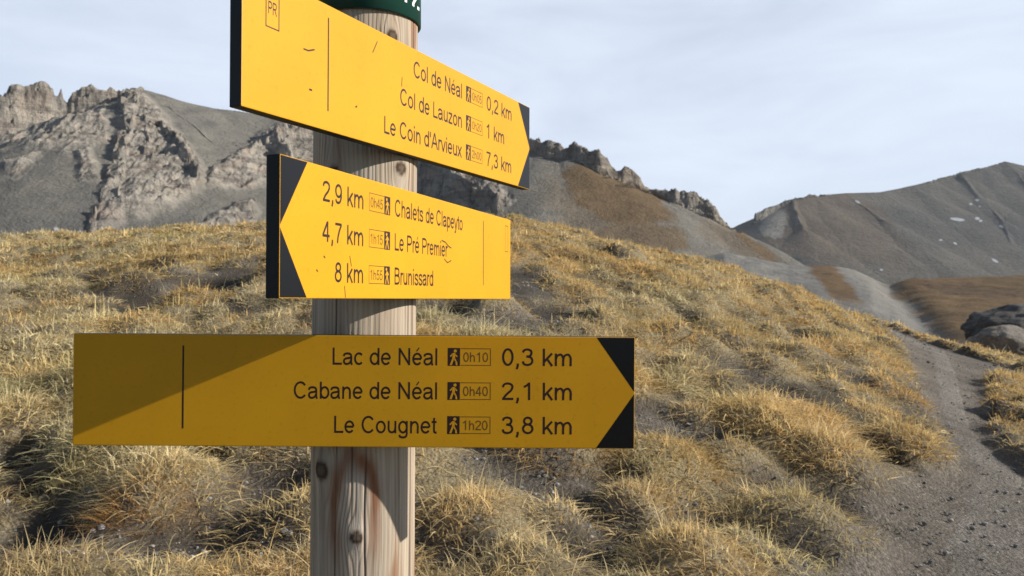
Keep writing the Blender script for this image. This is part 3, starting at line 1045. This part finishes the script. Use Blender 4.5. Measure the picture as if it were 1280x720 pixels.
Q = np.stack([ii[:-1, :-1], ii[1:, :-1], ii[1:, 1:], ii[:-1, 1:]], -1).reshape(-1, 4)
wp = np_mesh('wooden_post', PV3.reshape(-1, 3), Q, mat_wood, post_root, attrs={'crack': np.clip(crack, 0, 1).ravel(), 'knot': np.clip(knot, 0, 1).ravel(), 'grain': grain.ravel(), 'stain': np.clip(stain, 0, 1).ravel(), 'pale': pale.ravel()})

# green metal cap
CZ = EYE + .352 - BZ
CR = .0738
bm = bmesh.new()
prof = [(CR - .003, 0), (CR, 0.001), (CR, .118), (CR - .004, .126), (CR * .7, .134), (CR * .3, .138), (0.0008, .139)]
ring_prev = None
SEG = 96
for r_, z_ in prof:
    ring = [bm.verts.new((r_ * math.cos(a), r_ * math.sin(a), CZ + z_)) for a in [2 * math.pi * k / SEG for k in range(SEG)]]
    if ring_prev:
        for k in range(SEG):
            bm.faces.new((ring_prev[k], ring_prev[(k + 1) % SEG], ring[(k + 1) % SEG], ring[k]))
    ring_prev = ring
cap = bm_obj('green_cap', bm, mat_green, post_root, smooth=True)


SW = .093                                     # stem of the sans-serif sign lettering, in em


def arc(cx, cy, rx, ry, a0=0, a1=360, n=40):
    return [(cx + rx * math.cos(R(a)), cy + ry * math.sin(R(a))) for a in np.linspace(a0, a1, n)]


def spl(*p):
    """smooth curve through points"""
    p = [np.array(q, float) for q in p]
    p = [2 * p[0] - p[1]] + p + [2 * p[-1] - p[-2]]
    r = []
    for i in range(1, len(p) - 2):
        for t in np.linspace(0, 1, 8, endpoint=False):
            a, b, c, d = p[i - 1], p[i], p[i + 1], p[i + 2]
            r.append(tuple(.5 * (2 * b + (c - a) * t + (2 * a - 5 * b + 4 * c - d) * t * t + (3 * b - a - 3 * c + d) * t ** 3)))
    return r + [tuple(p[-2])]


def ln(*p):
    return list(p)


ARCH = lambda x0, x1: spl((x0, .27), (x0 + .05, .41), (x0 + .18, .474), (x1 - .05, .43), (x1, .32), (x1, .15), (x1, 0))
EL = [arc(.275, .26, .2, .222, 2, 322), ln((.08, .265), (.47, .265))]
GLYPH = {
    ' ': (.278, []), 'L': (.556, [ln((.12, .716), (.12, .045), (.53, .045))]),
    'a': (.556, [spl((.065, .365), (.12, .45), (.27, .476), (.40, .44), (.44, .34), (.44, .13), (.455, .06), (.485, 0)),
                 spl((.44, .305), (.30, .28), (.14, .25), (.078, .15), (.13, .06), (.235, .036), (.36, .08), (.44, .19))]),
    'c': (.5, [arc(.268, .26, .195, .222, 42, 318)]), 'd': (.556, [arc(.265, .26, .19, .222), ln((.46, 0), (.46, .716))]),
    'e': (.556, EL), 'é': (.556, EL + [ln((.24, .585), (.37, .735))]),
    'N': (.722, [ln((.12, 0), (.12, .716)), ln((.115, .69), (.605, .026)), ln((.60, 0), (.60, .716))]),
    'l': (.222, [ln((.11, 0), (.11, .716))]), 'C': (.722, [arc(.378, .358, .285, .322, 38, 322)]),
    'o': (.556, [arc(.278, .26, .2, .222)]), 'b': (.556, [arc(.30, .26, .19, .222), ln((.11, 0), (.11, .716))]),
    'n': (.556, [ln((.11, 0), (.11, .519)), ARCH(.11, .445)]),
    'u': (.556, [spl((.11, .519), (.11, .36), (.11, .19), (.155, .08), (.27, .042), (.39, .09), (.445, .22)), ln((.445, 0), (.445, .519))]),
    'g': (.556, [arc(.265, .26, .19, .222), spl((.455, .519), (.455, .2), (.455, -.01), (.41, -.13), (.27, -.168), (.13, -.14), (.085, -.06))]),
    't': (.278, [spl((.14, .66), (.14, .4), (.14, .13), (.165, .06), (.21, .04), (.27, .045)), ln((.02, .48), (.265, .48))]),
    'k': (.5, [ln((.11, 0), (.11, .716)), ln((.12, .17), (.45, .519)), ln((.23, .31), (.46, 0))]),
    'm': (.833, [ln((.11, 0), (.11, .519)), ARCH(.11, .415), ARCH(.415, .725)]),
    'h': (.556, [ln((.11, 0), (.11, .716)), ARCH(.11, .445)]),
    'z': (.5, [ln((.04, .476), (.43, .476)), ln((.425, .46), (.06, .05)), ln((.03, .042), (.46, .042))]),
    'A': (.667, [ln((.035, 0), (.325, .716)), ln((.342, .716), (.632, 0)), ln((.15, .25), (.52, .25))]),
    "'": (.191, [ln((.095, .716), (.095, .47))]),
    'r': (.333, [ln((.11, 0), (.11, .519)), spl((.11, .28), (.15, .42), (.23, .474), (.33, .455))]),
    'v': (.5, [ln((.035, .519), (.245, .01)), ln((.255, .01), (.465, .519))]),
    'i': (.222, [ln((.11, 0), (.11, .519)), ln((.11, .616), (.11, .716))]),
    'x': (.5, [ln((.04, .519), (.46, 0)), ln((.46, .519), (.04, 0))]),
    's': (.5, [spl((.425, .365), (.38, .45), (.25, .476), (.12, .44), (.09, .365), (.15, .295), (.33, .245), (.43, .18), (.41, .085), (.27, .04), (.12, .07), (.06, .16))]),
    'y': (.5, [ln((.035, .519), (.25, .0)), spl((.465, .519), (.34, .2), (.24, -.06), (.19, -.145), (.07, -.16))]),
    'p': (.556, [arc(.30, .26, .19, .222), ln((.11, -.2), (.11, .519))]),
    'P': (.667, [ln((.12, 0), (.12, .716)), spl((.12, .672), (.25, .672), (.40, .672), (.55, .62), (.585, .505), (.55, .40), (.40, .335), (.25, .335), (.12, .335))]),
    'R': (.722, [ln((.12, 0), (.12, .716)), spl((.12, .672), (.25, .672), (.42, .672), (.56, .62), (.59, .52), (.55, .41), (.42, .35), (.25, .35), (.12, .35)), ln((.36, .34), (.64, 0))]),
    'B': (.667, [ln((.12, 0), (.12, .716)), spl((.12, .672), (.25, .672), (.38, .668), (.52, .62), (.545, .53), (.50, .43), (.36, .385), (.25, .385), (.12, .385)),
                 spl((.36, .385), (.53, .34), (.585, .21), (.53, .085), (.38, .047), (.25, .045), (.12, .045))]),
    '0': (.556, [arc(.278, .358, .195, .318)]), '1': (.556, [ln((.33, 0), (.33, .716)), spl((.33, .69), (.24, .60), (.11, .53))]),
    '2': (.556, [spl((.07, .52), (.13, .635), (.28, .673), (.43, .62), (.465, .51), (.40, .38), (.22, .22), (.10, .07)), ln((.045, .043), (.51, .043))]),
    '3': (.556, [spl((.07, .55), (.13, .64), (.26, .673), (.40, .62), (.425, .51), (.36, .41), (.22, .385)),
                 spl((.22, .385), (.39, .355), (.465, .22), (.41, .09), (.26, .042), (.12, .08), (.065, .19))]),
    '4': (.556, [ln((.37, 0), (.37, .716)), ln((.36, .69), (.06, .225)), ln((.03, .21), (.51, .21))]),
    '5': (.556, [ln((.47, .672), (.165, .672), (.105, .33)), spl((.10, .33), (.19, .41), (.29, .43), (.42, .37), (.465, .24), (.41, .10), (.27, .042), (.12, .08), (.06, .19))]),
    '7': (.556, [ln((.05, .672), (.50, .672)), spl((.48, .66), (.35, .46), (.25, .22), (.215, 0))]),
    '8': (.556, [arc(.278, .535, .155, .138), arc(.278, .22, .195, .176)]),
    '9': (.556, [arc(.268, .465, .19, .205), spl((.457, .46), (.45, .25), (.37, .09), (.24, .042), (.13, .075), (.08, .16))]),
    ',': (.278, [ln((.14, .1), (.14, .0)), ln((.145, .02), (.095, -.13))]), ':': (.278, [ln((.13, 0), (.13, .105)), ln((.13, .42), (.13, .519))]),
}


def text_geo(s):
    """flat lettering: every stroke is a ribbon of even width; strokes of a letter lie a hair apart"""
    V, Fc, adv = [], [], 0.0
    for ch in s:
        a, strokes = GLYPH[ch]
        for si, st in enumerate(strokes):
            p = np.array(st, float)
            d = np.diff(p, axis=0)
            d /= np.linalg.norm(d, axis=1)[:, None] + 1e-9
            nrm = np.stack([-d[:, 1], d[:, 0]], 1)
            closed = np.allclose(p[0], p[-1], atol=1e-4)
            na = np.vstack([nrm[-1:] if closed else nrm[:1], nrm])
            nb = np.vstack([nrm, nrm[:1] if closed else nrm[-1:]])
            mm = na + nb
            mm /= np.maximum((mm * mm).sum(1), 1.0)[:, None] / 2
            sw = SW * (.55 if (ch == 'é' and si == 2) else .98)
            l_, r_ = p + mm * sw / 2, p - mm * sw / 2
            b = len(V)
            for k in range(len(p)):
                V.append((l_[k, 0] + adv, l_[k, 1], si * 1.0))
                V.append((r_[k, 0] + adv, r_[k, 1], si * 1.0))
            for k in range(len(p) - 1):
                Fc.append((b + 2 * k, b + 2 * k + 1, b + 2 * k + 3, b + 2 * k + 2))
        adv += a
    return np.array(V), Fc


def poly_obj(name, V, faces, mat, parent):
    me = bpy.data.meshes.new(name)
    me.from_pydata([tuple(map(float, p)) for p in V], [], faces)
    me.update()
    me.materials.append(mat)
    o = bpy.data.objects.new(name, me)
    COL.objects.link(o)
    o.parent = parent
    return o


# figures on the cap: only ": 2" comes into the picture
for s, a0, hh in ((':', 52, .0165), ('2', 63, .0165)):
    v, f = text_geo(s)
    v[:, 0] -= v[:, 0].min()
    k = .034 / .73
    ang = -math.pi / 2 + math.radians(a0) + v[:, 0] * k / CR
    rad_ = CR + .0006 + v[:, 2] * .00003
    V = np.stack([rad_ * np.cos(ang), rad_ * np.sin(ang), CZ + hh + v[:, 1] * k], 1)
    poly_obj('lettering', V, f, mat_white, cap)

TK = .015
CAPH = .716


def make_sign(P, ang, tilt, L, Hh, z0, flip, rows, label, extras):
    """a board: local x along its length (left end at 0), z up, front face at y=0"""
    # body: yellow folded sheet with eased edges
    bm = bmesh.new()
    bmesh.ops.create_cube(bm, size=1)
    for v in bm.verts:
        v.co = ((v.co.x + .5) * L, (v.co.y + .5) * TK, (v.co.z + .5) * Hh)
    bmesh.ops.bevel(bm, geom=list(bm.edges), offset=.0011, segments=2, affect='EDGES', profile=.6)
    b = bm_obj('sign_board', bm, mat_yellow, post_root)
    # back and rims are dark plastic, only the front sheet is yellow
    b.data.materials.append(mat_edge)
    for p in b.data.polygons:
        if p.normal.y > -.75:
            p.material_index = 1
    b.location = (P[0] - PXC, P[1] - PYC, EYE + z0 - BZ)
    b.rotation_euler = (0, -tilt, ang)
    b['label'] = label
    fx = (lambda x: L - x) if flip else (lambda x: x)
    k = L / 702.0                                              # lay-out unit: 702 units along the board
    kz = Hh / 140.0

    def rect(name, x0, x1, y0, y1, y, mat, th=0):
        a, c = sorted((fx(x0 * k), fx(x1 * k)))
        zt, zb = Hh - y0 * kz, Hh - y1 * kz
        return [(a, y, zb), (c, y, zb), (c, y, zt), (a, y, zt)]

    def sheet(name, quads, mat):
        V = [p for q in quads for p in q]
        n = 0
        F_ = []
        for q in quads:
            F_.append(tuple(range(n, n + len(q))))
            n += len(q)
        return poly_obj(name, V, F_, mat, b)

    Y1, Y2 = -.00008, -.00013
    # black corners at the pointed end
    tipx = 701.2
    for ya, yb in ((.9, 68.5), (139.1, 71.5)):
        tri = [(fx(654 * k), Y1, Hh - ya * kz), (fx(tipx * k), Y1, Hh - ya * kz), (fx(tipx * k), Y1, Hh - yb * kz)]
        n = (Vector(tri[1]) - Vector(tri[0])).cross(Vector(tri[2]) - Vector(tri[0]))
        if n.y > 0:
            tri = tri[::-1]
        sheet('black_corner', [tri], mat_black)
    # dividing line
    sheet('dividing_line', [rect('', 136.4, 138.6, 14, 118, Y1, mat_ink)], mat_ink)

    def put(s, x0, x1, base, hgt, mat, name='lettering', nat=None, align='R'):
        v, f = text_geo(s)
        v[:, 0] -= v[:, 0].min()
        wv_ = v[:, 0].max()
        w_ = (x1 - x0) * k
        if nat:
            w_ = wv_ * hgt * kz / CAPH * nat
        a = fx(x0 * k) if not flip else fx(x1 * k)
        e = a + (x1 - x0) * k
        st_ = a if align == 'L' else e - w_
        sc = hgt * kz / CAPH
        V = np.stack([st_ + v[:, 0] / wv_ * w_, Y1 - v[:, 2] * .00001, Hh - base * kz + v[:, 1] * sc], 1)
        return poly_obj(name, V, f, mat, b)

    for r_, (nm, tm, ds, nw, dw) in enumerate(rows):
        base = 37 + 42.7 * r_
        put(nm, 455 - nw, 455, base, 21.5, mat_ink, nat=.84, align='L' if flip else 'R')
        put(ds, 536, 536 + dw, base, 22, mat_ink, nat=.98, align='R' if flip else 'L')
        # walker pictogram in its black square
        pic = sheet('pictogram', [rect('', 468, 483.5, base - 22, base + 0.5, Y1, mat_ink)], mat_ink)
        cxm, top = 475.8, base - 20.2

        def wp_(pts):
            q = [(fx((cxm + px_) * k), Y2, Hh - (top + py_) * kz) for px_, py_ in pts]
            n_ = Vector((0, 0, 0))
            for t_ in range(len(q)):
                a_, c_ = Vector(q[t_]), Vector(q[(t_ + 1) % len(q)])
                n_ += a_.cross(c_)
            return q if n_.y < 0 else q[::-1]
        head = [(1.6 + 2.0 * math.cos(a), 2 + 2.0 * math.sin(a)) for a in [2 * math.pi * t_ / 10 for t_ in range(10)]]
        parts = [head, [(-1.6, 4.4), (1.8, 4.6), (1.4, 11.4), (-2.0, 11.2)], [(-2.0, 11), (0.4, 11.2), (-2.6, 19.8), (-5.2, 19.6)],
                 [(-.4, 11.2), (1.4, 11), (3.6, 15), (1.9, 15.8)], [(1.9, 15), (3.7, 14.8), (4.6, 19.8), (2.4, 19.8)],
                 [(-1.6, 4.6), (-1.2, 6.6), (-4.0, 9.6), (-5.2, 8.4)], [(1.5, 5.2), (4.6, 8.6), (3.8, 9.8), (1.2, 7.6)]]
        sheet('walker', [wp_(p) for p in parts], mat_yellow).parent = b
        # frame for the walking time
        fr_ = []
        for x0, x1, y0, y1 in ((484.3, 522, base - 21.6, base - 20.7), (484.3, 522, base - .8, base + .1), (521.1, 522, base - 20.7, base - .8)):
            fr_.append(rect('', x0, x1, y0, y1, Y1, mat_thin))
        sheet('time_frame', fr_, mat_thin)
        put(tm, 487.5, 518.5, base - 4.6, 12, mat_thin)
    for ex in extras:
        if ex[0] == 'box':                                     # small label frame near the square end
            _, x0, x1, y0, y1, kk = ex
            t_ = 1.3
            sheet('label_frame', [rect('', x0, x1, y0, y0 + t_, Y1, mat_thin), rect('', x0, x1, y1 - t_, y1, Y1, mat_thin),
                                  rect('', x0, x0 + t_, y0 + t_, y1 - t_, Y1, mat_thin), rect('', x1 - t_, x1, y0 + t_, y1 - t_, Y1, mat_thin)], mat_ink if kk else mat_thin)
            if kk:
                put('PR', x0 + 4, x1 - 4, y1 - 14, 13, mat_ink)
        else:                                                  # scratches and pen strokes: polyline
            _, pts, wd = ex
            qs = []
            for (ax, ay), (bx, by) in zip(pts[:-1], pts[1:]):
                dx, dy = bx - ax, by - ay
                l_ = math.hypot(dx, dy)
                nx, ny = -dy / l_ * wd / 2, dx / l_ * wd / 2
                q = [(fx(px_ * k), Y1 - .0001, Hh - py_ * kz) for px_, py_ in ((ax + nx, ay + ny), (bx + nx, by + ny), (bx - nx, by - ny), (ax - nx, ay - ny))]
                n_ = (Vector(q[1]) - Vector(q[0])).cross(Vector(q[2]) - Vector(q[0]))
                qs.append(q if n_.y < 0 else q[::-1])
            sheet('scratch', qs, mat_ink)
    # steel spacer between board and post
    m_ = b.rotation_euler.to_matrix()
    loc = m_.inverted() @ Vector((0 - b.location.x, 0 - b.location.y, 0))
    bm = bmesh.new()
    bmesh.ops.create_cube(bm, size=1)
    for v in bm.verts:
        v.co = (loc.x + v.co.x * .05, TK + .001 + (v.co.y + .5) * .016, Hh / 2 + v.co.z * .09)
    bm_obj('bracket', bm, mat_steel, b)
    return b


a1 = math.atan2(.59, .2832)
a2 = math.atan2(.643, .216)
make_sign((-.2541, .769), a1, -.0069, .654, .1364, .1754, False,
          [('Col de Néal', '0h05', '0,2 km', 150, 89), ('Col de Lauzon', '0h20', '1 km', 186, 62), ("Le Coin d'Arvieux", '2h00', '7,3 km', 232, 89)],
          'topmost yellow board pointing right and away, reading Col de Néal, Col de Lauzon and Le Coin d\'Arvieux',
          [('box', 34, 55, 4, 53, 1), ('mark', [(94, 60), (102, 60), (113, 56)], 1.6), ('mark', [(104, 101), (109, 101)], 2), ('mark', [(190, 103), (193, 101)], 2),
           ('mark', [(292, 44), (291, 56)], 1.3), ('mark', [(235, 14), (225, 30)], 1.2)])
make_sign((-.2187 * .975, .771 * .975), a2, -.0082, .661, .133, -.0051, True,
          [('Chalets de Clapeyto', '0h45', '2,9 km', 258, 89), ('Le Pré Premier', '1h15', '4,7 km', 187, 89), ('Brunissard', '1h55', '8 km', 134, 62)],
          'middle yellow board pointing left towards the camera, reading Chalets de Clapeyto, Le Pré Premier and Brunissard',
          [('box', 14, 30, 12, 58, 0), ('mark', [(308, 57), (294, 59), (282, 64), (272, 66)], 1.7), ('mark', [(298, 83), (286, 88), (272, 84)], 1.5),
           ('mark', [(567, 92), (563, 104)], 1.2), ('mark', [(578, 126), (576, 139)], 1.1), ('mark', [(622, 95), (619, 97)], 1.6), ('mark', [(636, 110), (633, 112)], 1.6)])
make_sign((-.535, 1.0), 0.0, -.0066, .684, .1360, -.1855, False,
          [('Lac de Néal', '0h10', '0,3 km', 134, 89), ('Cabane de Néal', '0h40', '2,1 km', 182, 89), ('Le Cougnet', '1h20', '3,8 km', 131, 89)],
          'lowest yellow board facing the camera and pointing right, reading Lac de Néal, Cabane de Néal and Le Cougnet', [])

# ------------------------------------------------------------------ thin mountain air
hm = bpy.data.materials.new('thin_air')
hm.use_nodes = True
hn = hm.node_tree
hn.nodes.clear()
ho = hn.nodes.new('ShaderNodeOutputMaterial')
hv = hn.nodes.new('ShaderNodeVolumePrincipled')
hv.inputs['Color'].default_value = (0.88, 0.92, 1.0, 1)
hv.inputs['Density'].default_value = 0.00006
hv.inputs['Anisotropy'].default_value = 0.2
hn.links.new(hv.outputs[0], ho.inputs['Volume'])
bm = bmesh.new()
bmesh.ops.create_cube(bm, size=1)
for v in bm.verts:
    v.co = (v.co.x * 6200, 1000 + v.co.y * 6200, -64 if v.co.z < 0 else 340)
hz = bm_obj('haze', bm, hm)
tag(hz, kind='stuff')
